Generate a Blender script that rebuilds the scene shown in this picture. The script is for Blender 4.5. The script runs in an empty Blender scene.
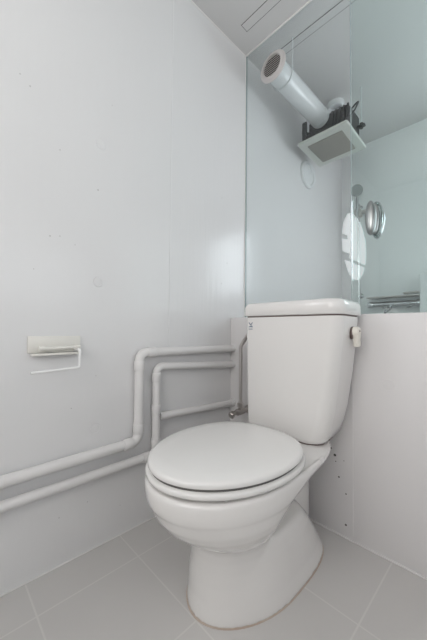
import bpy, bmesh, math, random
from mathutils import Vector, Matrix
random.seed(4)
scn = bpy.context.scene
COL = scn.collection
PI = math.pi

# ------------------------------------------------------------------ helpers
def obj(name, bm, mat, parent=None, smooth=True, sharp=35):
    me = bpy.data.meshes.new(name)
    bmesh.ops.recalc_face_normals(bm, faces=bm.faces[:])
    bm.to_mesh(me); bm.free()
    o = bpy.data.objects.new(name, me)
    COL.objects.link(o)
    if mat: me.materials.append(mat)
    if smooth:
        me.polygons.foreach_set('use_smooth', [True]*len(me.polygons))
        b2 = bmesh.new(); b2.from_mesh(me)
        lim = math.radians(sharp)
        for e in b2.edges:
            if len(e.link_faces) == 2 and e.calc_face_angle(0) > lim: e.smooth = False
        b2.to_mesh(me); b2.free()
    if parent:
        o.parent = parent
        o.location = -Vector(parent.location)      # parts are modelled in room coordinates
    return o

def thing(name, loc, label, cat, group=None):
    o = bpy.data.objects.new(name, None); COL.objects.link(o)
    o.empty_display_size = .05
    o.location = loc; o['label'] = label; o['category'] = cat
    if group: o['group'] = group
    return o

def tag(o, label, cat, group=None):
    o['label'] = label; o['category'] = cat
    if group: o['group'] = group
    return o

def struct(name, bm, mat, parent=None, **k):
    o = obj(name, bm, mat, parent, **k); o['kind'] = 'structure'; return o

def box(bm, x0, x1, y0, y1, z0, z1, bev=0, seg=2, M=None):
    b = bmesh.new()
    bmesh.ops.create_cube(b, size=1)
    for v in b.verts:
        v.co = Vector(((x0+x1)/2+v.co.x*(x1-x0), (y0+y1)/2+v.co.y*(y1-y0), (z0+z1)/2+v.co.z*(z1-z0)))
    if bev: bmesh.ops.bevel(b, geom=b.edges[:], offset=bev, segments=seg, profile=.5, affect='EDGES')
    if M: bmesh.ops.transform(b, matrix=M, verts=b.verts[:])
    merge(bm, b); return bm

def merge(bm, b):
    mp = {v: bm.verts.new(v.co) for v in b.verts}
    for f in b.faces:
        try: bm.faces.new([mp[v] for v in f.verts])
        except ValueError: pass
    b.free()

def rings(bm, rs, cap0=True, cap1=True, closed=False):
    vs = [[bm.verts.new(p) for p in r] for r in rs]
    n = len(rs[0])
    pairs = list(zip(vs, vs[1:])) + ([(vs[-1], vs[0])] if closed else [])
    for a, b in pairs:
        for i in range(n):
            j = (i+1) % n
            bm.faces.new((a[i], a[j], b[j], b[i]))
    if not closed:
        if cap0: bm.faces.new(list(reversed(vs[0])))
        if cap1: bm.faces.new(vs[-1])
    return bm

def fillet(pts, r, n=7):
    pts = [Vector(p) for p in pts]; out = [pts[0]]
    for a, b, c in zip(pts, pts[1:], pts[2:]):
        u = (a-b).normalized(); w = (c-b).normalized()
        ang = u.angle(w)
        if abs(ang-PI) < 1e-3: out.append(b); continue
        d = min(r/math.tan(ang/2), (a-b).length*.49, (c-b).length*.49); rr = d*math.tan(ang/2)
        cen = b+(u+w).normalized()*(rr/math.sin(ang/2))
        p0 = b+u*d-cen; p1 = b+w*d-cen
        ax = p0.cross(p1).normalized(); tot = p0.angle(p1)
        for k in range(n+1): out.append(cen+Matrix.Rotation(tot*k/n, 3, ax) @ p0)
    out.append(pts[-1]); return out

def tube(bm, pts, r, seg=20, cap=True):
    pts = [Vector(p) for p in pts]
    rad = r if isinstance(r, (list, tuple)) else [r]*len(pts)
    T = []
    for i in range(len(pts)):
        a = pts[max(i-1, 0)]; b = pts[min(i+1, len(pts)-1)]
        T.append((b-a).normalized())
    nrm = T[0].orthogonal().normalized(); rs = []
    for i, p in enumerate(pts):
        if i:
            q = T[i-1].rotation_difference(T[i]); nrm = (q @ nrm).normalized()
        bn = T[i].cross(nrm).normalized()
        rs.append([p+rad[i]*(math.cos(2*PI*k/seg)*nrm+math.sin(2*PI*k/seg)*bn) for k in range(seg)])
    return rings(bm, rs, cap, cap)

def lathe(bm, base, axis, prof, seg=40, cap0=True, cap1=True):
    """prof: list of (distance along axis, radius)"""
    base = Vector(base); ax = Vector(axis).normalized()
    n = ax.orthogonal().normalized(); b = ax.cross(n)
    rs = [[base+ax*h+r*(math.cos(2*PI*k/seg)*n+math.sin(2*PI*k/seg)*b) for k in range(seg)] for h, r in prof]
    return rings(bm, rs, cap0, cap1)

def torus(bm, cen, axis, R, r, seg=48, sseg=12, sy=1.0):
    cen = Vector(cen); ax = Vector(axis).normalized()
    n = Vector((0, 0, 1)) if abs(ax.z) < .9 else Vector((1, 0, 0)); b = ax.cross(n).normalized()
    rs = []
    for k in range(seg):
        a = 2*PI*k/seg; d = math.cos(a)*n+math.sin(a)*b*sy
        rs.append([cen+d*R+(d.normalized()*math.cos(2*PI*j/sseg)+ax*math.sin(2*PI*j/sseg))*r for j in range(sseg)])
    return rings(bm, rs, closed=True)

def egg(cx, yc, yf, yb, hw, nf=2.0, nb=2.0, z=0, N=72, rot=0):
    out = []
    for k in range(N):
        t = 2*PI*k/N; c, s = math.cos(t), math.sin(t)
        n = nf if s < 0 else nb
        x = hw*math.copysign(abs(c)**(2/n), c)
        y = (yb-yc if s > 0 else yc-yf)*math.copysign(abs(s)**(2/n), s)
        xr = x*math.cos(rot)-y*math.sin(rot); yr = x*math.sin(rot)+y*math.cos(rot)
        out.append(Vector((cx+xr, yc+yr, z)))
    return out

def rrect(xl0, xr0, xl1, xr1, yf, yb, rf, rb, z, n=8):
    """rounded plan: front edge xl0..xr0 at yf, back edge xl1..xr1 at yb"""
    rl, rf = rf if isinstance(rf, tuple) else (rf, rf)
    cs = [((xr0, yf), rf), ((xr1, yb), rb), ((xl1, yb), rb), ((xl0, yf), rl)]
    out = []
    for i in range(4):
        p = Vector(cs[i][0]+(0,)); r = cs[i][1]
        a = Vector(cs[i-1][0]+(0,)); c = Vector(cs[(i+1) % 4][0]+(0,))
        f = fillet([a, p, c], r, n)[1:-1]
        out += [Vector((q.x, q.y, z)) for q in f]
    return out

# ------------------------------------------------------------------ materials
def pbr(name, col, rough=.5, metal=0, coat=0, spec=.5):
    m = bpy.data.materials.new(name); m.use_nodes = True
    b = m.node_tree.nodes['Principled BSDF']
    b.inputs['Base Color'].default_value = (*col, 1); b.inputs['Roughness'].default_value = rough
    b.inputs['Metallic'].default_value = metal; b.inputs['Coat Weight'].default_value = coat
    b.inputs['Coat Roughness'].default_value = .05
    b.inputs['Specular IOR Level'].default_value = spec
    return m

def node(m, t, **k):
    n = m.node_tree.nodes.new(t)
    for a, v in k.items(): setattr(n, a, v)
    return n
def link(m, a, b): m.node_tree.links.new(a, b)

def mottled(name, c0, c1, rough, scale, bump=0, bscale=40, spec=.5, stretch=None, coat=0):
    """base colour drifting a little between c0 and c1, with a fine bump"""
    m = pbr(name, c0, rough, spec=spec, coat=coat); b = m.node_tree.nodes['Principled BSDF']
    tc = node(m, 'ShaderNodeTexCoord')
    nz = node(m, 'ShaderNodeTexNoise'); nz.inputs['Scale'].default_value = scale; nz.inputs['Detail'].default_value = 4
    link(m, tc.outputs['Object'], nz.inputs['Vector'])
    mx = node(m, 'ShaderNodeMix', data_type='RGBA')
    mx.inputs[6].default_value = (*c0, 1); mx.inputs[7].default_value = (*c1, 1)
    link(m, nz.outputs['Fac'], mx.inputs[0]); link(m, mx.outputs[2], b.inputs['Base Color'])
    if bump:
        n2 = node(m, 'ShaderNodeTexNoise'); n2.inputs['Scale'].default_value = bscale; n2.inputs['Detail'].default_value = 5
        if stretch:
            mp = node(m, 'ShaderNodeMapping'); mp.inputs['Scale'].default_value = stretch
            link(m, tc.outputs['Object'], mp.inputs['Vector']); link(m, mp.outputs[0], n2.inputs['Vector'])
        else: link(m, tc.outputs['Object'], n2.inputs['Vector'])
        bp = node(m, 'ShaderNodeBump'); bp.inputs['Strength'].default_value = bump; bp.inputs['Distance'].default_value = .002
        link(m, n2.outputs['Fac'], bp.inputs['Height']); link(m, bp.outputs[0], b.inputs['Normal'])
    return m

M_wall = mottled('painted_concrete', (.80, .80, .805), (.77, .77, .775), .19, 2.2, .30, 55, stretch=(1, 1, .06))
M_half = mottled('painted_half_wall', (.78, .765, .765), (.75, .735, .735), .42, 3, .15, 30)
M_ceil = mottled('ceiling_paint', (.69, .685, .68), (.67, .665, .66), .55, 3)
M_back = mottled('shower_wall_panel', (.90, .905, .905), (.885, .89, .895), .3, 2)
M_room = mottled('plain_wall_paint', (.74, .74, .74), (.71, .71, .71), .6, 2)
M_caulk = pbr('white_caulk', (.84, .835, .82), .5)
M_pit = pbr('dark_pinhole', (.09, .085, .08), .9)
M_plug = mottled('painted_plug', (.78, .78, .785), (.74, .74, .745), .4, 8)
M_ceramic = mottled('glazed_ceramic', (.80, .785, .77), (.79, .775, .76), .12, 3, coat=.4)
M_seat = pbr('seat_plastic', (.80, .79, .775), .22)
M_gap = pbr('dark_joint', (.16, .12, .11), .8)
M_stain = mottled('stained_caulk', (.62, .57, .52), (.40, .27, .19), .7, 14)
M_pipe = mottled('painted_pipe', (.80, .79, .785), (.77, .76, .755), .3, 6, .1, 20)
M_chrome = pbr('chrome', (.62, .62, .63), .14, 1)
M_satin = pbr('satin_metal', (.36, .38, .38), .28, 1)
M_steel = pbr('aged_chrome', (.62, .59, .57), .30, 1)
M_brass = pbr('dull_chrome_valve', (.48, .45, .43), .35, 1)
M_ivory = pbr('ivory_plastic', (.80, .77, .70), .3)
M_holder = pbr('cream_enamel', (.80, .785, .74), .3)
M_wire = pbr('white_wire', (.88, .88, .88), .25)
M_duct = pbr('white_duct', (.78, .80, .81), .2)
M_grey = pbr('grey_plastic', (.42, .42, .41), .5)
M_black = pbr('dark_fan_housing', (.02, .022, .024), .5)
M_cover = pbr('fan_cover_plastic', (.60, .62, .58), .4)
M_filter = mottled('fan_filter', (.31, .30, .27), (.26, .255, .23), .8, 60, .3, 400)
M_flange = pbr('grille_ring', (.58, .56, .55), .35)
M_hole = pbr('duct_inside', (.008, .008, .008), .8)
M_slat = pbr('grille_slat', (.55, .52, .50), .4)
M_print = pbr('blue_grey_print', (.20, .235, .30), .5)
M_headgrey = pbr('shower_head_grey', (.34, .36, .36), .4)
M_frame = pbr('window_frame_grey', (.55, .55, .56), .4)

def glass(name, tint):
    m = bpy.data.materials.new(name); m.use_nodes = True; nt = m.node_tree; nt.nodes.clear()
    out = node(m, 'ShaderNodeOutputMaterial'); mix = node(m, 'ShaderNodeMixShader')
    tr = node(m, 'ShaderNodeBsdfTransparent'); tr.inputs[0].default_value = (*tint, 1)
    gl = node(m, 'ShaderNodeBsdfGlossy'); gl.inputs['Roughness'].default_value = .0
    fr = node(m, 'ShaderNodeFresnel'); ge = node(m, 'ShaderNodeNewGeometry')
    mr = node(m, 'ShaderNodeMapRange'); mr.inputs[3].default_value = 1.5; mr.inputs[4].default_value = 1/1.5
    link(m, ge.outputs['Backfacing'], mr.inputs[0]); link(m, mr.outputs[0], fr.inputs['IOR'])
    link(m, fr.outputs[0], mix.inputs[0]); link(m, tr.outputs[0], mix.inputs[1]); link(m, gl.outputs[0], mix.inputs[2])
    link(m, mix.outputs[0], out.inputs[0]); return m
M_glass = glass('clear_glass', (.94, .962, .962))
M_door = glass('greenish_glass', (.885, .942, .934))
M_edge = pbr('glass_edge', (.33, .40, .40), .2)

def emit(name, col, s):
    m = bpy.data.materials.new(name); m.use_nodes = True; nt = m.node_tree; nt.nodes.clear()
    out = node(m, 'ShaderNodeOutputMaterial'); e = node(m, 'ShaderNodeEmission')
    e.inputs[0].default_value = (*col, 1); e.inputs[1].default_value = s
    link(m, e.outputs[0], out.inputs[0]); return m
M_sky1 = emit('daylight_porthole', (.97, .985, 1.0), 8.5)
M_sky2 = emit('daylight_shower_window', (.90, .95, 1.0), 10.5)
M_fill4 = emit('fill_side_window', (.97, .98, 1.0), 2.7)
M_sky5 = emit('daylight_room_window', (.93, .96, 1.0), 2.6)
M_fill3 = emit('fill_rear_window', (1.0, .97, .945), 6.0)

# floor tiles: 300 mm grid
def tile_mat():
    m = mottled('floor_tile', (.645, .63, .615), (.61, .595, .58), .38, 5, .12, 60); b = m.node_tree.nodes['Principled BSDF']
    src = b.inputs['Base Color'].links[0].from_socket
    tc = node(m, 'ShaderNodeTexCoord'); sp = node(m, 'ShaderNodeSeparateXYZ'); link(m, tc.outputs['Object'], sp.inputs[0])
    ds = []
    for ax, off in ((0, .737), (1, 0.0)):
        a = node(m, 'ShaderNodeMath', operation='SUBTRACT'); a.inputs[1].default_value = off-.15-3
        link(m, sp.outputs[ax], a.inputs[0])
        q = node(m, 'ShaderNodeMath', operation='MODULO'); q.inputs[1].default_value = .3; link(m, a.outputs[0], q.inputs[0])
        s = node(m, 'ShaderNodeMath', operation='SUBTRACT'); s.inputs[1].default_value = .15; link(m, q.outputs[0], s.inputs[0])
        ab = node(m, 'ShaderNodeMath', operation='ABSOLUTE'); link(m, s.outputs[0], ab.inputs[0]); ds.append(ab)
    mn = node(m, 'ShaderNodeMath', operation='MINIMUM'); link(m, ds[0].outputs[0], mn.inputs[0]); link(m, ds[1].outputs[0], mn.inputs[1])
    mr = node(m, 'ShaderNodeMapRange'); mr.inputs[1].default_value = .0014; mr.inputs[2].default_value = .0030
    mr.inputs[3].default_value = 1; mr.inputs[4].default_value = 0; link(m, mn.outputs[0], mr.inputs[0])
    mx = node(m, 'ShaderNodeMix', data_type='RGBA'); mx.inputs[7].default_value = (.705, .69, .67, 1)
    link(m, mr.outputs[0], mx.inputs[0]); link(m, src, mx.inputs[6]); link(m, mx.outputs[2], b.inputs['Base Color'])
    return m
M_tile = tile_mat()

# ------------------------------------------------------------------ the room
RX, FY, BY, CZ, GY = 1.9, -2.2, 1.415, 2.306, .115
struct('floor', box(bmesh.new(), -.1, RX, FY, BY, -.08, 0), M_tile, smooth=False)
struct('ceiling', box(bmesh.new(), -.1, RX+.1, FY-.1, BY+.1, CZ, CZ+.08), M_ceil, smooth=False)
wl = struct('wall_left', box(bmesh.new(), -.1, 0, FY, BY, 0, CZ), M_wall, smooth=False)
struct('wall_back', box(bmesh.new(), -.1, RX+.1, BY, BY+.1, -.08, CZ), M_back, smooth=False)
struct('wall_right', box(bmesh.new(), RX, RX+.1, FY, BY, -.08, CZ), M_room, smooth=False)
struct('wall_front', box(bmesh.new(), -.1, RX+.1, FY-.1, FY, -.08, CZ), M_room, smooth=False)
wh = struct('wall_half', box(bmesh.new(), 0, RX, 0, .16, 0, .828, .004, 2), M_half)

# caulk seams on the walls, plugs left from the concrete forms, pinholes in the paint
struct('seam', box(bmesh.new(), -.002, .0012, -.392, -.385, .70, CZ, .0006, 1), M_plug, wl)
struct('seam', box(bmesh.new(), .610, .614, -.0008, .002, .02, .80, .0004, 1), M_half, wh)
for z in (1.434, .933, .415):
    b = bmesh.new(); torus(b, (0, -.698, z), (1, 0, 0), .0165, .0016, 28, 8)
    lathe(b, (-.002, -.698, z), (1, 0, 0), [(0, .016), (.0022, .016), (.0026, .0145)], 24)
    struct('plug', b, M_plug, wl)
b = bmesh.new(); torus(b, (.729, .0006, .583), (0, 1, 0), .019, .0013, 28, 8)
lathe(b, (.729, .002, .583), (0, -1, 0), [(0, .018), (.0020, .018), (.0022, .0165)], 24)
struct('plug', b, M_half, wh)
b = bmesh.new()
for y, z, r in ((-.706, 1.264, .0035), (-.834, 1.354, .0025), (-.857, 1.063, .003), (-.828, 1.069, .0022), (-.072, 1.439, .0028),
                (-.95, 1.538, .0025), (-.923, 1.516, .003), (-.70, .60, .002), (-.78, .50, .0025), (-.6, .11, .002), (-.72, .17, .002),
                (-.81, .155, .0022), (-.03, 1.11, .003), (-.07, 1.0, .0025), (-.66, 1.6, .002), (-.78, 1.05, .002), (-.9, .95, .002)):
    lathe(b, (-.001, y, z), (1, 0, 0), [(0, r), (.0014, r*.8)], 10)
struct('pinholes', b, pbr('pale_pinhole', (.52, .515, .51), .8), wl)
b = bmesh.new()
for x, z, r in ((.531, .313, .0045), (.546, .291, .006), (.549, .268, .0025), (.561, .214, .004), (.587, .161, .0035), (.586, .048, .0045), (.58, .28, .002)):
    lathe(b, (x, .001, z), (0, -1, 0), [(0, r), (.0014, r*.8)], 10)
struct('pinholes', b, M_pit, wh)
b = bmesh.new(); box(b, -.001, .004, FY, -.002, 0, .005, .0015, 1); struct('trim_1', b, M_caulk)
b = bmesh.new(); box(b, .0, RX, -.005, .001, 0, .006, .0015, 1); struct('trim_2', b, M_half)
# corner caulk of ceiling and left wall
b = bmesh.new(); box(b, -.001, .004, FY, GY, CZ-.005, CZ+.001, .0015, 1); struct('trim_3', b, M_caulk)
# silicone round the glass
b = bmesh.new(); box(b, -.001, .005, GY-.006, GY+.006, .828, CZ); struct('trim_4', b, M_caulk)
b = bmesh.new(); box(b, 0, RX, GY-.010, GY-.0045, CZ-.006, CZ+.001); struct('trim_5', b, M_caulk)

# round window on the left wall (its bright disc is mirrored in the glass)
def window(name):
    o = bpy.data.objects.new(name, None); COL.objects.link(o); o['kind'] = 'structure'; return o
w1 = window('window_1'); WY, WZ = -1.458, 1.54
b = bmesh.new(); torus(b, (.004, WY, WZ), (1, 0, 0), .325, .018, 64, 10); struct('window_frame', b, M_frame, w1)
b = bmesh.new(); lathe(b, (-.002, WY, WZ), (1, 0, 0), [(0, .312), (.006, .312)], 64); struct('window_pane', b, M_sky1, w1)
b = bmesh.new(); box(b, .004, .018, WY-.3, WY+.3, WZ-.155, WZ-.135); struct('window_bar', b, M_frame, w1)
b = bmesh.new(); box(b, .004, .03, WY+.22, WY+.31, WZ+.02, WZ+.05, .004); box(b, .004, .03, WY+.18, WY+.29, WZ-.135, WZ-.10, .004)
struct('window_hinges', b, M_frame, w1)
# shower window in the back wall
w2 = window('window_2'); x0, x1, z0, z1 = 1.02, 1.62, 1.06, 1.86
b = bmesh.new(); box(b, x0, x1, BY-.006, BY+.001, z0, z1); struct('window_pane', b, M_sky2, w2)
b = bmesh.new()
for a in ((x0-.04, x0, z0-.04, z1+.04), (x1, x1+.04, z0-.04, z1+.04), (x0, x1, z0-.04, z0), (x0, x1, z1, z1+.04)):
    box(b, a[0], a[1], BY-.03, BY+.001, a[2], a[3], .003)
struct('window_frame', b, M_frame, w2)
# guessed window behind the camera, added as fill light for room and shower
w3 = window('fill_window_3'); x0, x1, z0, z1 = .45, 1.55, .95, 2.1
b = bmesh.new(); box(b, x0, x1, FY-.001, FY+.006, z0, z1); struct('window_pane', b, M_fill3, w3)
b = bmesh.new()
for a in ((x0-.05, x0, z0-.05, z1+.05), (x1, x1+.05, z0-.05, z1+.05), (x0, x1, z0-.05, z0), (x0, x1, z1, z1+.05), (1.085, 1.115, z0, z1)):
    box(b, a[0], a[1], FY-.001, FY+.03, a[2], a[3], .003)
struct('window_frame', b, M_frame, w3)

# right wall: shower window added to brighten the back, and the toilet room's window
for nm, mt, y0, y1, z0, z1 in (('fill_window_4', M_fill4, .35, 1.3, .88, 1.8), ('window_5', M_sky5, -.95, -.10, .95, 1.5)):
    w4 = window(nm)
    b = bmesh.new(); box(b, RX-.006, RX+.001, y0, y1, z0, z1); struct('window_pane', b, mt, w4)
    b = bmesh.new()
    for a in ((y0-.04, y0, z0-.04, z1+.04), (y1, y1+.04, z0-.04, z1+.04), (y0, y1, z0-.04, z0), (y0, y1, z1, z1+.04)):
        box(b, RX-.03, RX+.001, a[0], a[1], a[2], a[3], .003)
    struct('window_frame', b, M_frame, w4)

# pale ledge in the shower, behind the door glass
struct('wall_ledge', box(bmesh.new(), .59, RX, 1.22, BY, 0, 1.155, .01, 3), M_back)

# ------------------------------------------------------------------ ceiling slot cover
M_joint = pbr('grey_joint', (.10, .10, .10), .8)
for y0, y1, lab in ((-.038, .009, 'narrow flush ceiling cover strip with thin dark outline, in front of the glass'), (.213, .258, 'narrow flush ceiling cover strip with dark outline, behind the glass above the grille')):
    t = thing('ceiling_slot_cover', (.55, (y0+y1)/2, CZ), lab, 'ceiling cover', 'ceiling cover strips')
    b = bmesh.new(); box(b, .092, 1.2, y0, y1, CZ-.0012, CZ+.001); obj('joint_line', b, M_joint, t, smooth=False)
    b = bmesh.new(); box(b, .0945, 1.1975, y0+.0025, y1-.0025, CZ-.0022, CZ-.0002, .0005, 1); obj('cover_strip', b, M_ceil, t)

# ------------------------------------------------------------------ glass
t = thing('glass_panel', (.29, GY, .828), 'fixed clear glass panel between left wall and shower door, above the tank', 'glass panel')
def holed(x0, x1, z0, z1, cx, cz, r):
    b = bmesh.new()
    an = sorted([2*PI*k/56 for k in range(56)]+[math.atan2(z-cz, x-cx) % (2*PI) for x in (x0, x1) for z in (z0, z1)])
    L = {}
    for y in (GY-.004, GY+.004):
        inn, outr = [], []
        for a in an:
            c, s_ = math.cos(a), math.sin(a)
            k = min(((x1-cx)/c if c > 1e-9 else (x0-cx)/c if c < -1e-9 else 9e9), ((z1-cz)/s_ if s_ > 1e-9 else (z0-cz)/s_ if s_ < -1e-9 else 9e9))
            inn.append(b.verts.new((cx+r*c, y, cz+r*s_))); outr.append(b.verts.new((cx+k*c, y, cz+k*s_)))
        L[y] = (inn, outr)
    (i0, o0), (i1, o1) = L.values(); n = len(an)
    for k in range(n):
        j = (k+1) % n
        for q in ((i0[k], i0[j], o0[j], o0[k]), (i1[k], o1[k], o1[j], i1[j]), (i0[k], i1[k], i1[j], i0[j]), (o0[k], o0[j], o1[j], o1[k])): b.faces.new(q)
    return b
DX, DZ, DR = .182, 2.126, .058
b = holed(.006, .568, .829, CZ-.001, DX, DZ, .061); obj('pane', b, M_glass, t, smooth=False)
b = bmesh.new(); box(b, .5682, .5692, GY-.004, GY+.004, .829, CZ-.001); box(b, .0045, .0062, GY-.0062, GY+.004, .829, CZ-.001); obj('pane_edge', b, M_edge, t, smooth=False)
t = thing('shower_door', (1.0, GY, .828), 'greenish glass shower door with oval chrome pull above the half wall', 'shower door')
b = bmesh.new(); box(b, .573, 1.32, GY-.004, GY+.004, .832, CZ-.006); obj('pane', b, M_door, t, smooth=False)
HX, HZ = .655, 1.205
b = bmesh.new()
rings(b, [[Vector((HX-.006+.020*k*math.cos(2*PI*i/48), GY-yy, HZ+.068*k*math.sin(2*PI*i/48))) for i in range(48)] for yy, k in ((.0045, .80), (.010, .92), (.018, .99), (.024, 1.0), (.030, .93), (.035, .78), (.038, .55), (.0395, .25))])
pull = obj('pull_handle', b, M_satin, t)
b = bmesh.new(); torus(b, (HX+.004, GY+.020, HZ), (0, 1, 0), .067, .0085, 56, 12, .30); obj('inner_ring', b, M_chrome, pull).location = (0, 0, 0)
b = bmesh.new()
for s_ in (-1, 1):
    rings(b, [[Vector((HX+.001+.018*k*math.cos(2*PI*i/40), GY+s_*yy, HZ+.062*k*math.sin(2*PI*i/40))) for i in range(40)] for yy, k in ((.0045, 1.0), (.009, 1.0), (.012, .85))])
obj('pull_plate', b, M_satin, pull).location = (0, 0, 0)
for dz in (-.03, .03):
    b = bmesh.new(); lathe(b, (HX-.002, GY-.010, HZ+dz), (0, 1, 0), [(0, .005), (.002, .008), (.034, .008), (.036, .005)], 20)
    obj('pull_screw', b, M_chrome, pull).location = (0, 0, 0)

# ------------------------------------------------------------------ ventilation fan, duct, vent cap
FX0, FX1, FY0, FY1, FZ = .073, .388, .54, .852, 1.95
t = thing('ventilation_fan', ((FX0+FX1)/2, (FY0+FY1)/2, CZ), 'square ventilation fan with dark housing and grey filter hung from shower ceiling', 'fan')
b = bmesh.new()
box(b, FX0+.022, FX1-.035, FY0+.112, FY1-.02, FZ+.012, FZ+.19, .006)
for k in range(5):
    x = FX0+.180+k*.024; box(b, x, x+.010, FY0+.096, FY0+.115, FZ+.03, FZ+.185, .003)
lathe(b, (.255, .75, FZ+.18), (0, 0, 1), [(0, .09), (.02, .085), (.03, .06)], 32)
obj('housing', b, M_black, t)
b = bmesh.new()
rs = []
for z, i in ((FZ+.024, .012), (FZ+.014, .0), (FZ+.004, .0), (FZ, .004)):
    rs.append(rrect(FX0+i, FX1-i, FX0+i, FX1-i, FY0+i, FY1-i, .012, .012, z, 4))
TL = Matrix.Translation((0, FY0, FZ+.01)) @ Matrix.Rotation(math.radians(-3.2), 4, 'X') @ Matrix.Translation((0, -FY0, -FZ-.01))
rings(b, [[TL @ p for p in r_] for r_ in rs]); cov = obj('cover', b, M_cover, t)
b = bmesh.new(); box(b, FX0+.048, FX1-.048, FY0+.048, FY1-.048, FZ-.004, FZ+.002, .002, 2, TL)
f = obj('filter', b, M_filter, cov); f.location = (0, 0, 0)
for x, y in ((FX0+.02, FY0+.10), (FX1-.01, FY1-.06)):
    b = bmesh.new(); tube(b, [(x, y, FZ+.10), (x, y, CZ)], .0042, 10); r = obj('hanger_rod', b, M_duct, t)
    b = bmesh.new(); box(b, x-.022, x+.022, y-.012, y+.012, FZ+.098, FZ+.112, .002); lathe(b, (x, y, FZ+.09), (0, 0, 1), [(0, .011), (.034, .011)], 6)
    obj('hanger_nut', b, M_black, r).location = (0, 0, 0)
b = bmesh.new(); tube(b, fillet([(FX1-.05, .70, FZ+.17), (FX1+.02, .68, FZ+.20), (FX1+.01, .62, FZ+.10), (FX1-.03, .60, FZ+.06)], .03), .005, 10); obj('cable', b, M_black, t)
b = bmesh.new(); box(b, FX0+.008, FX0+.038, FY0+.05, FY0+.062, FZ+.03, FZ+.17, .002); box(b, FX0+.0, FX0+.024, FY0+.06, FY0+.085, FZ+.10, FZ+.125, .003); obj('side_bracket', b, M_black, t)

t = thing('exhaust_duct', (DX, GY, DZ), 'white round exhaust duct from the fan to a grille in the glass', 'duct')
b = bmesh.new(); lathe(b, (DX, .105, DZ), (0, 1, 0), [(0, DR), (.50, DR), (.503, DR-.003), (.506, DR), (.520, DR), (.523, DR-.003), (.527, DR), (.538, DR), (.542, DR-.006)], 48); obj('duct_pipe', b, M_duct, t)
b = bmesh.new(); lathe(b, (DX+.003, .108, DZ-.004), (0, -1, 0), [(0, .076), (.004, .076), (.007, .072), (.008, .067), (.012, .065), (.015, .060), (.015, .053), (.002, .051)], 56, True, False)
gr = obj('grille_ring', b, M_flange, t)
b = bmesh.new(); lathe(b, (DX+.003, .1035, DZ-.004), (0, -1, 0), [(0, .052), (.001, .052)], 48); obj('grille_opening', b, M_hole, gr).location = (0, 0, 0)
for k in range(-4, 5):
    z = DZ-.004+k*.0108; w = math.sqrt(max(.0515**2-(k*.0108)**2, 0))
    b = bmesh.new(); box(b, DX+.003-w, DX+.003+w, .0975, .0988, z-.0012, z+.0012)
    obj('grille_slat', b, M_slat, gr, smooth=False).location = (0, 0, 0)
b = bmesh.new()
tube(b, [(DX+.062, .20, CZ), (DX+.062, .20, DZ+.01)], .0025, 10); tube(b, [(DX-.062, .20, CZ), (DX-.062, .20, DZ+.01)], .0025, 10)
torus(b, (DX, .20, DZ), (0, 1, 0), DR+.003, .003, 40, 8)
obj('hanging_strap', b, M_duct, t)

b = bmesh.new(); lathe(b, (0, .808, 1.89), (1, 0, 0), [(0, .098), (.012, .098), (.02, .090), (.018, .074), (.010, .070), (.014, .05), (.016, .0005)], 56)
tag(obj('wall_vent_cap', b, M_duct), 'round white vent cap on left wall below the fan, behind glass', 'vent cap')
b = bmesh.new(); lathe(b, (.205, .815, CZ), (0, 0, -1), [(0, .056), (.03, .056), (.034, .052), (.034, .042), (.004, .040)], 40)
tag(obj('ceiling_vent_collar', b, M_duct), 'round white collar on the shower ceiling above the fan', 'vent collar')

# ------------------------------------------------------------------ shower fittings on the back wall
t = thing('shower_rail', (.155, BY-.05, 1.04), 'thin vertical chrome slide rail on the shower back wall', 'shower rail')
b = bmesh.new(); tube(b, [(.155, BY-.045, 1.03), (.155, BY-.045, 1.80)], .009, 16); obj('rail', b, M_chrome, t)
for z in (1.05, 1.78):
    b = bmesh.new(); lathe(b, (.155, BY, z), (0, -1, 0), [(0, .02), (.006, .02), (.01, .012), (.055, .012), (.058, .008)], 24); obj('rail_bracket', b, M_chrome, t)
b = bmesh.new(); box(b, .128, .182, BY-.075, BY-.025, 1.69, 1.76, .01, 3); lathe(b, (.182, BY-.05, 1.725), (1, 0, 0), [(0, .015), (.03, .017), (.034, .012)], 20); obj('slider', b, M_steel, t)
t = thing('hand_shower', (.155, BY-.12, 1.80), 'hand shower with round grey head on top of the rail', 'hand shower')
b = bmesh.new(); ax = Vector((.15, -1, -.35)).normalized()
lathe(b, (.152, BY-.06, 1.91), ax, [(0, .02), (.015, .040), (.03, .046), (.035, .045)], 36); obj('shower_head', b, M_headgrey, t)
b = bmesh.new(); tube(b, fillet([(.153, BY-.065, 1.905), (.155, BY-.080, 1.84), (.156, BY-.082, 1.70)], .05), .012, 16); obj('shower_handle', b, M_chrome, t)
b = bmesh.new(); tube(b, fillet([(.156, BY-.09, 1.71), (.163, BY-.085, 1.45), (.166, BY-.08, 1.0), (.166, BY-.08, .008), (.40, BY-.12, .008)], .12, 12), .007, 12); obj('shower_hose', b, M_chrome, t)

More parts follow.
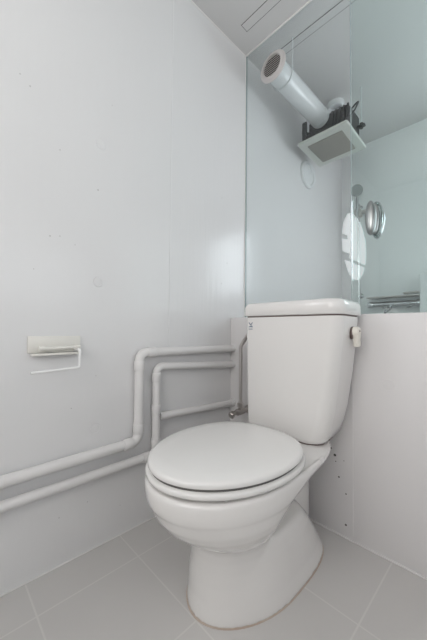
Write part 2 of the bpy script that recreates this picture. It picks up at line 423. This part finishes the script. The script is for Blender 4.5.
t = thing('shower_mixer', (.40, BY, 1.0), 'chrome shower mixer tap with shelf bar low on back wall behind glass', 'shower mixer')
b = bmesh.new(); tube(b, [(.27, BY-.075, .965), (.55, BY-.075, .965)], .020, 24); obj('mixer_body', b, M_chrome, t)
for x, s in ((.27, -1), (.55, 1)):
    b = bmesh.new(); lathe(b, (x, BY-.075, .965), (s, 0, 0), [(0, .021), (.004, .025), (.035, .025), (.04, .02)], 24); obj('knob', b, M_chrome, t)
for x in (.33, .49):
    b = bmesh.new(); lathe(b, (x, BY, .965), (0, -1, 0), [(0, .028), (.008, .026), (.012, .016), (.07, .016)], 24); obj('wall_union', b, M_chrome, t)
b = bmesh.new(); box(b, .235, .60, BY-.13, BY-.012, 1.012, 1.022, .004, 2); obj('shelf', b, M_steel, t)
b = bmesh.new(); tube(b, fillet([(.385, BY-.08, .96), (.385, BY-.085, .925), (.385, BY-.20, .90)], .03), .011, 16); obj('spout', b, M_chrome, t)
b = bmesh.new(); tube(b, fillet([(.465, BY, 1.045), (.465, BY-.05, 1.045), (.585, BY-.05, 1.045)], .015), .007, 14)
tag(obj('towel_bar', b, M_steel), 'short dark metal bar on back wall just above the mixer shelf', 'bar')

# ------------------------------------------------------------------ painted pipes on the left wall
def collar(path_p, axis, r, L):
    b = bmesh.new(); p = Vector(path_p); a = Vector(axis)
    lathe(b, p-a*L/2, a, [(0, r*.97), (.001, r), (L-.001, r), (L, r*.97)], 24); return b
def pipe(name, label, pts, r, bend, cols, group):
    t = thing(name, pts[0], label, 'pipe', group)
    b = bmesh.new(); tube(b, fillet(pts, bend), r, 24); obj('pipe_run', b, M_pipe, t)
    for p, ax in cols: obj('coupling', collar(p, ax, r+.0028, .034), M_pipe, t)
    return t
PX = .022
G = 'painted water pipes on the left wall'
pipe('water_pipe', 'uppermost white painted pipe on left wall, stepping up beside the toilet',
     [(PX, -1.8, .326), (PX, -.541, .337), (PX, -.541, .675), (PX, .002, .670)], .0175, .03,
     [((PX, -.585, .3367), (0, 1, 0)), ((PX, -.541, .385), (0, 0, 1)), ((PX, -.541, .625), (0, 0, 1)), ((PX, -.49, .6745), (0, 1, 0))], G)
pipe('water_pipe', 'white painted pipe bending up just inside the uppermost pipe on left wall',
     [(PX, -1.8, .262), (PX, -.463, .266), (PX, -.463, .616), (PX, .002, .588)], .0155, .026,
     [((PX, -.505, .2658), (0, 1, 0)), ((PX, -.463, .312), (0, 0, 1)), ((PX, -.463, .572), (0, 0, 1)), ((PX, -.463, .445), (0, 0, 1))], G)
pipe('water_pipe', 'lowest short white painted pipe running towards the stop valve',
     [(PX, -.4445, .412), (PX, .002, .392)], .015, .02, [((PX, -.012, .3925), (0, 1, 0))], G)

# ------------------------------------------------------------------ stop valve and supply pipe
VX, VZ = .124, .380
t = thing('stop_valve', (VX, 0, VZ), 'aged chrome stop valve and thin bent supply pipe left of the tank', 'valve')
b = bmesh.new(); lathe(b, (VX, 0, VZ), (0, -1, 0), [(0, .021), (.004, .021), (.010, .012), (.04, .011), (.042, .015), (.085, .015), (.09, .011), (.103, .010)], 28); obj('valve_body', b, M_brass, t)
b = bmesh.new(); lathe(b, (VX, -.102, VZ), (0, -1, -.25), [(0, .006), (.012, .006), (.013, .014), (.026, .016), (.030, .012)], 20)
tube(b, [(VX-.016, -.118, VZ-.008), (VX+.016, -.118, VZ+.003)], .0055, 10); tube(b, [(VX, -.119, VZ-.022), (VX, -.119, VZ+.012)], .0055, 10)
obj('valve_handle', b, M_brass, t)
SY = -.062
b = bmesh.new(); lathe(b, (VX, SY, VZ+.008), (0, 0, 1), [(0, .010), (.012, .010), (.013, .0155), (.032, .0155), (.034, .011), (.042, .0095)], 6); obj('nut', b, M_steel, t, sharp=20)
b = bmesh.new(); tube(b, fillet([(VX, SY, VZ+.04), (VX, SY, .688), (VX+.050, SY, .752), (VX+.146, SY, .768)], .03), .0088, 18); obj('supply_pipe', b, M_steel, t)

# ------------------------------------------------------------------ toilet
TX = .452
t = thing('toilet', (TX, -.38, 0), 'white ceramic toilet with closed lid and tapered tank against the half wall', 'toilet')
BX = .428
def bowl_part(bm):                     # front of the foot, waist, bowl and rim as one surface
    S = [  # z, yc, yf, yb, hw, nb
        (.01, -.38, -.593, -.32, .142, 2.2), (.05, -.39, -.592, -.33, .137, 2.2), (.09, -.40, -.592, -.34, .130, 2.2), (.13, -.41, -.593, -.35, .122, 2.2), (.165, -.43, -.595, -.37, .116, 2.2),
        (.190, -.45, -.598, -.39, .113, 2.2), (.206, -.46, -.605, -.41, .115, 2.2), (.218, -.48, -.616, -.42, .122, 2.2), (.232, -.50, -.636, -.43, .134, 2.2), (.248, -.50, -.660, -.435, .146, 2.2),
        (.266, -.51, -.684, -.43, .158, 2.1), (.286, -.51, -.705, -.41, .170, 2.1), (.308, -.51, -.721, -.37, .179, 2.1), (.338, -.50, -.735, -.28, .187, 2.2), (.341, -.50, -.7385, -.27, .1895, 2.2),
        (.358, -.50, -.743, -.18, .192, 2.3), (.378, -.50, -.745, -.06, .192, 2.6), (.387, -.50, -.744, -.04, .191, 2.6), (.392, -.50, -.739, -.045, .186, 2.6)]
    rs = [egg(BX+(TX-BX)*min(max((z-.08)/.15, 0), 1), yc, yf, yb, hw, 2.0, nb, z) for z, yc, yf, yb, hw, nb in S]
    for r_ in rs:                      # the deck under the tank lies a little below the rim
        for p in r_:
            k = min(max((p.y+.33)/.12, 0), 1); p.z -= .012*k*k*(3-2*k)*min(max((p.z-.3)/.08, 0), 1)
    rings(bm, rs)
def foot_part(bm):                     # long block behind, its rear end sloping down to the floor
    S = [(0.0, -.35, -.596, -.055, .154, 3.2), (.012, -.35, -.596, -.057, .154, 3.2), (.05, -.36, -.592, -.085, .149, 3.2), (.10, -.37, -.58, -.125, .140, 3.2),
         (.15, -.38, -.57, -.168, .131, 3.2), (.178, -.39, -.56, -.198, .124, 3.2), (.190, -.40, -.55, -.214, .119, 3.2), (.196, -.40, -.54, -.228, .110, 3.2), (.199, -.40, -.53, -.25, .09, 3.2)]
    rings(bm, [egg(BX+(TX-BX)*min(max((z-.05)/.15, 0), 1)*.8, yc, yf, yb, hw, 1.95, nb, z) for z, yc, yf, yb, hw, nb in S])
def trap_part(bm):
    rings(bm, [egg(TX-.01, -.2, -.44, -.045, hw, 2.2, 2.8, z) for z, hw in ((.06, .048), (.22, .048), (.32, .06), (.365, .09))])
b = bmesh.new(); bowl_part(b); foot_part(b); trap_part(b)
bowl = obj('bowl', b, M_ceramic, t, sharp=180)
md = bowl.modifiers.new('fuse', 'REMESH'); md.mode = 'VOXEL'; md.voxel_size = .004; md.use_smooth_shade = True
md = bowl.modifiers.new('soften', 'SMOOTH'); md.factor = .5; md.iterations = 8
# deck joint, tank, lid
b = bmesh.new(); rings(b, [rrect(.300, .583, .318, .560, -.207, -.04, (.02, .05), .02, z) for z in (.376, .387)]); obj('tank_gasket', b, M_gap, t)
TK = [  # z, front xl xr, back xl xr, yf, yb, rf
    (.384, .302, .580, .315, .555, -.204, -.035, (.03, .05)), (.390, .294, .590, .308, .568, -.211, -.028, (.022, .05)), (.402, .288, .599, .303, .578, -.215, -.022, (.016, .048)),
    (.44, .286, .612, .303, .592, -.216, -.021, (.016, .047)), (.50, .284, .625, .302, .607, -.216, -.02, (.016, .046)), (.62, .282, .641, .300, .625, -.217, -.02, (.016, .043)), (.74, .280, .653, .296, .639, -.217, -.02, (.016, .04)), (.815, .279, .659, .294, .644, -.217, -.02, (.016, .04))]
b = bmesh.new(); rings(b, [rrect(a[1], a[2], a[3], a[4], a[5], a[6], a[7], .02, a[0]) for a in TK]); tank = obj('tank', b, M_ceramic, t, sharp=50)
b = bmesh.new(); rings(b, [rrect(.281, .657, .296, .642, -.215, -.022, (.015, .04), .02, z) for z in (.812, .8215)]); obj('lid_gasket', b, M_gap, t)
b = bmesh.new(); rs = []
for z, i in ((.8195, .006), (.8205, .002), (.823, 0), (.852, 0), (.860, .002), (.867, .007), (.8715, .016), (.8735, .035), (.8742, .07)):
    rs.append(rrect(.274+i, .665-i, .286+i, .650-i, -.223+i, -.010-i*.6, (.016, max(.044-i*.3, .01)), max(.02-i*.2, .006), z))
rings(b, rs); obj('tank_lid', b, M_ceramic, t, sharp=50)
# flush lever on the right side of the tank
LY, LZ, LX = -.095, .760, .651
b = bmesh.new(); lathe(b, (LX-.006, LY, LZ), (1, 0, 0), [(0, .021), (.008, .021), (.011, .018)], 28); obj('lever_plate', b, M_gap, t)
b = bmesh.new()
lathe(b, (LX+.003, LY, LZ+.002), (1, 0, 0), [(0, .019), (.012, .019), (.018, .015), (.019, .008)], 28)
box(b, LX+.004, LX+.021, LY-.016, LY+.018, LZ-.048, LZ+.004, .007, 3)
lv = obj('flush_lever', b, M_ivory, t)
b = bmesh.new(); lathe(b, (LX+.02, LY-.002, LZ+.006), (1, 0, 0), [(0, .004), (.003, .0035)], 14); obj('lever_screw', b, M_gap, lv).location = (0, 0, 0)
# small printed emblem at the upper left of the tank front
b = bmesh.new()
def quad(pts):
    vs = [b.verts.new((x, -.2178, z)) for x, z in pts]; vs2 = [b.verts.new((x, -.2150, z)) for x, z in pts]
    b.faces.new(vs); b.faces.new(vs2[::-1])
    for i in range(len(vs)): b.faces.new((vs[i], vs[i-1], vs2[i-1], vs2[i]))
ex, ez = .307, .780
quad([(ex-.010, ez+.016), (ex-.006, ez+.016), (ex+.002, ez+.007), (ex-.001, ez+.004)])
quad([(ex+.012, ez+.016), (ex+.008, ez+.016), (ex+.001, ez+.009), (ex+.004, ez+.006)])
quad([(ex-.012, ez-.003), (ex+.012, ez-.003), (ex+.006, ez+.004), (ex-.002, ez+.002)])
quad([(ex-.009, ez-.012), (ex+.009, ez-.012), (ex+.009, ez-.009), (ex-.009, ez-.009)])
obj('emblem', b, M_print, t, smooth=False)
# seat and lid, turned a little on the hinges
RO = 0.0
def slab(zs, inset, dome=None, hole=False):
    b = bmesh.new(); rs = [egg(TX, -.492, -.738+i, -.284-i, .191-i, 1.97, 2.4, z, 96, RO) for z, i in zip(zs, inset)]
    rings(b, rs); return b
b = slab((.3985, .3995, .403, .4110, .4137, .4150), (.006, -.001, -.005, -.005, -.002, .008)); seat = obj('seat', b, M_seat, t, sharp=50)
b = slab((.4205, .4215, .4240, .4305, .4345, .4370, .4397, .4410), (.006, .002, .0, .0, .003, .009, .045, .10)); lid = obj('seat_lid', b, M_seat, t, sharp=50)
b = bmesh.new(); rings(b, [egg(TX, -.492, -.738+i, -.284-i, .191-i, 1.97, 2.4, z, 96, RO) for z, i in ((.4140, .006), (.4215, .006))]); obj('lid_gap_shade', b, pbr('painted_gap_shade', (.12, .115, .11), .8), lid).location = (0, 0, 0)  # dark ring puts the shade between seat and lid into its colour
for px, py in ((.584, -.645), (.627, -.46)):
    for q in (px, 2*TX-px):
        b = bmesh.new(); lathe(b, (q, py, .386), (0, 0, 1), [(0, .0045), (.012, .0055)], 14)
        obj('seat_bumper', b, M_seat, seat).location = (0, 0, 0)
for dx in (-.07, .07):
    b = bmesh.new(); lathe(b, (TX+dx-.02, -.305, .402), (1, 0, 0), [(0, .012), (.002, .014), (.038, .014), (.04, .012)], 20); box(b, TX+dx-.016, TX+dx+.016, -.317, -.293, .384, .402, .004); obj('hinge', b, M_seat, t)
# bolt cap on the foot and the stained joint on the floor
b = bmesh.new(); lathe(b, (.413, -.583, .030), (-.15, -.97, .05), [(0, .008), (.006, .008), (.008, .005)], 16); obj('bolt_cap', b, M_ivory, t)
b = bmesh.new(); rings(b, [egg(BX, -.35, -.599+i, -.053-i, .156-i, 1.95, 3.2, z) for z, i in ((0.0005, 0), (.0015, .0005), (.003, .004))]); obj('floor_joint', b, M_stain, t)

# ------------------------------------------------------------------ paper holder
t = thing('toilet_paper_holder', (.0, -.83, .71), 'empty cream toilet paper holder with wire loop on left wall', 'paper holder')
b = bmesh.new(); box(b, -.001, .006, -.912, -.757, .690, .742, .002, 2); obj('back_plate', b, M_holder, t)
b = bmesh.new(); box(b, .004, .030, -.905, -.765, .682, .689, .002, 2); obj('lower_lip', b, M_holder, t)
b = bmesh.new(); tube(b, [(.026, -.885, .704), (.026, -.770, .706)], .0055, 14)
for y, z in ((-.878, .7042), (-.774, .706)): tube(b, [(.0, y, z), (.026, y, z)], .005, 12); lathe(b, (.026, y-.008, z), (0, 1, 0), [(0, .008), (.016, .008)], 16)
obj('cutter_bar', b, M_holder, t)
b = bmesh.new(); tube(b, fillet([(.003, -.776, .695), (.055, -.776, .700), (.055, -.776, .641), (.055, -.912, .636)], .008), .0042, 12); obj('wire_loop', b, M_wire, t)

# ------------------------------------------------------------------ camera
cam = bpy.data.cameras.new('camera'); co = bpy.data.objects.new('camera', cam); COL.objects.link(co)
cam.sensor_fit = 'AUTO'; cam.sensor_width = 36; cam.lens = 291.5/640*36; cam.clip_start = .02
yaw, pit, rol = map(math.radians, (46.0, 1.70, .50))
F0 = Vector((-math.sin(yaw), math.cos(yaw), 0)); r0 = Vector((math.cos(yaw), math.sin(yaw), 0)); u0 = Vector((0, 0, 1))
F = F0*math.cos(pit)+u0*math.sin(pit); u = u0*math.cos(pit)-F0*math.sin(pit)
r = r0*math.cos(rol)+u*math.sin(rol); u2 = u*math.cos(rol)-r0*math.sin(rol)
co.matrix_world = Matrix(((r.x, u2.x, -F.x, 1.033), (r.y, u2.y, -F.y, -1.122), (r.z, u2.z, -F.z, .77), (0, 0, 0, 1)))
scn.camera = co

w = bpy.data.worlds.new('world'); scn.world = w; w.use_nodes = True
w.node_tree.nodes['Background'].inputs[0].default_value = (.5, .55, .6, 1); w.node_tree.nodes['Background'].inputs[1].default_value = .3
vs = scn.view_settings
scn.display_settings.display_device = 'sRGB'; vs.view_transform = 'Standard'; vs.look = 'None'; vs.gamma = 1; vs.use_curve_mapping = False
vs.exposure = -0.48
scn.cycles.max_bounces = 10; scn.cycles.transparent_max_bounces = 16
scn.cycles.use_denoising = True
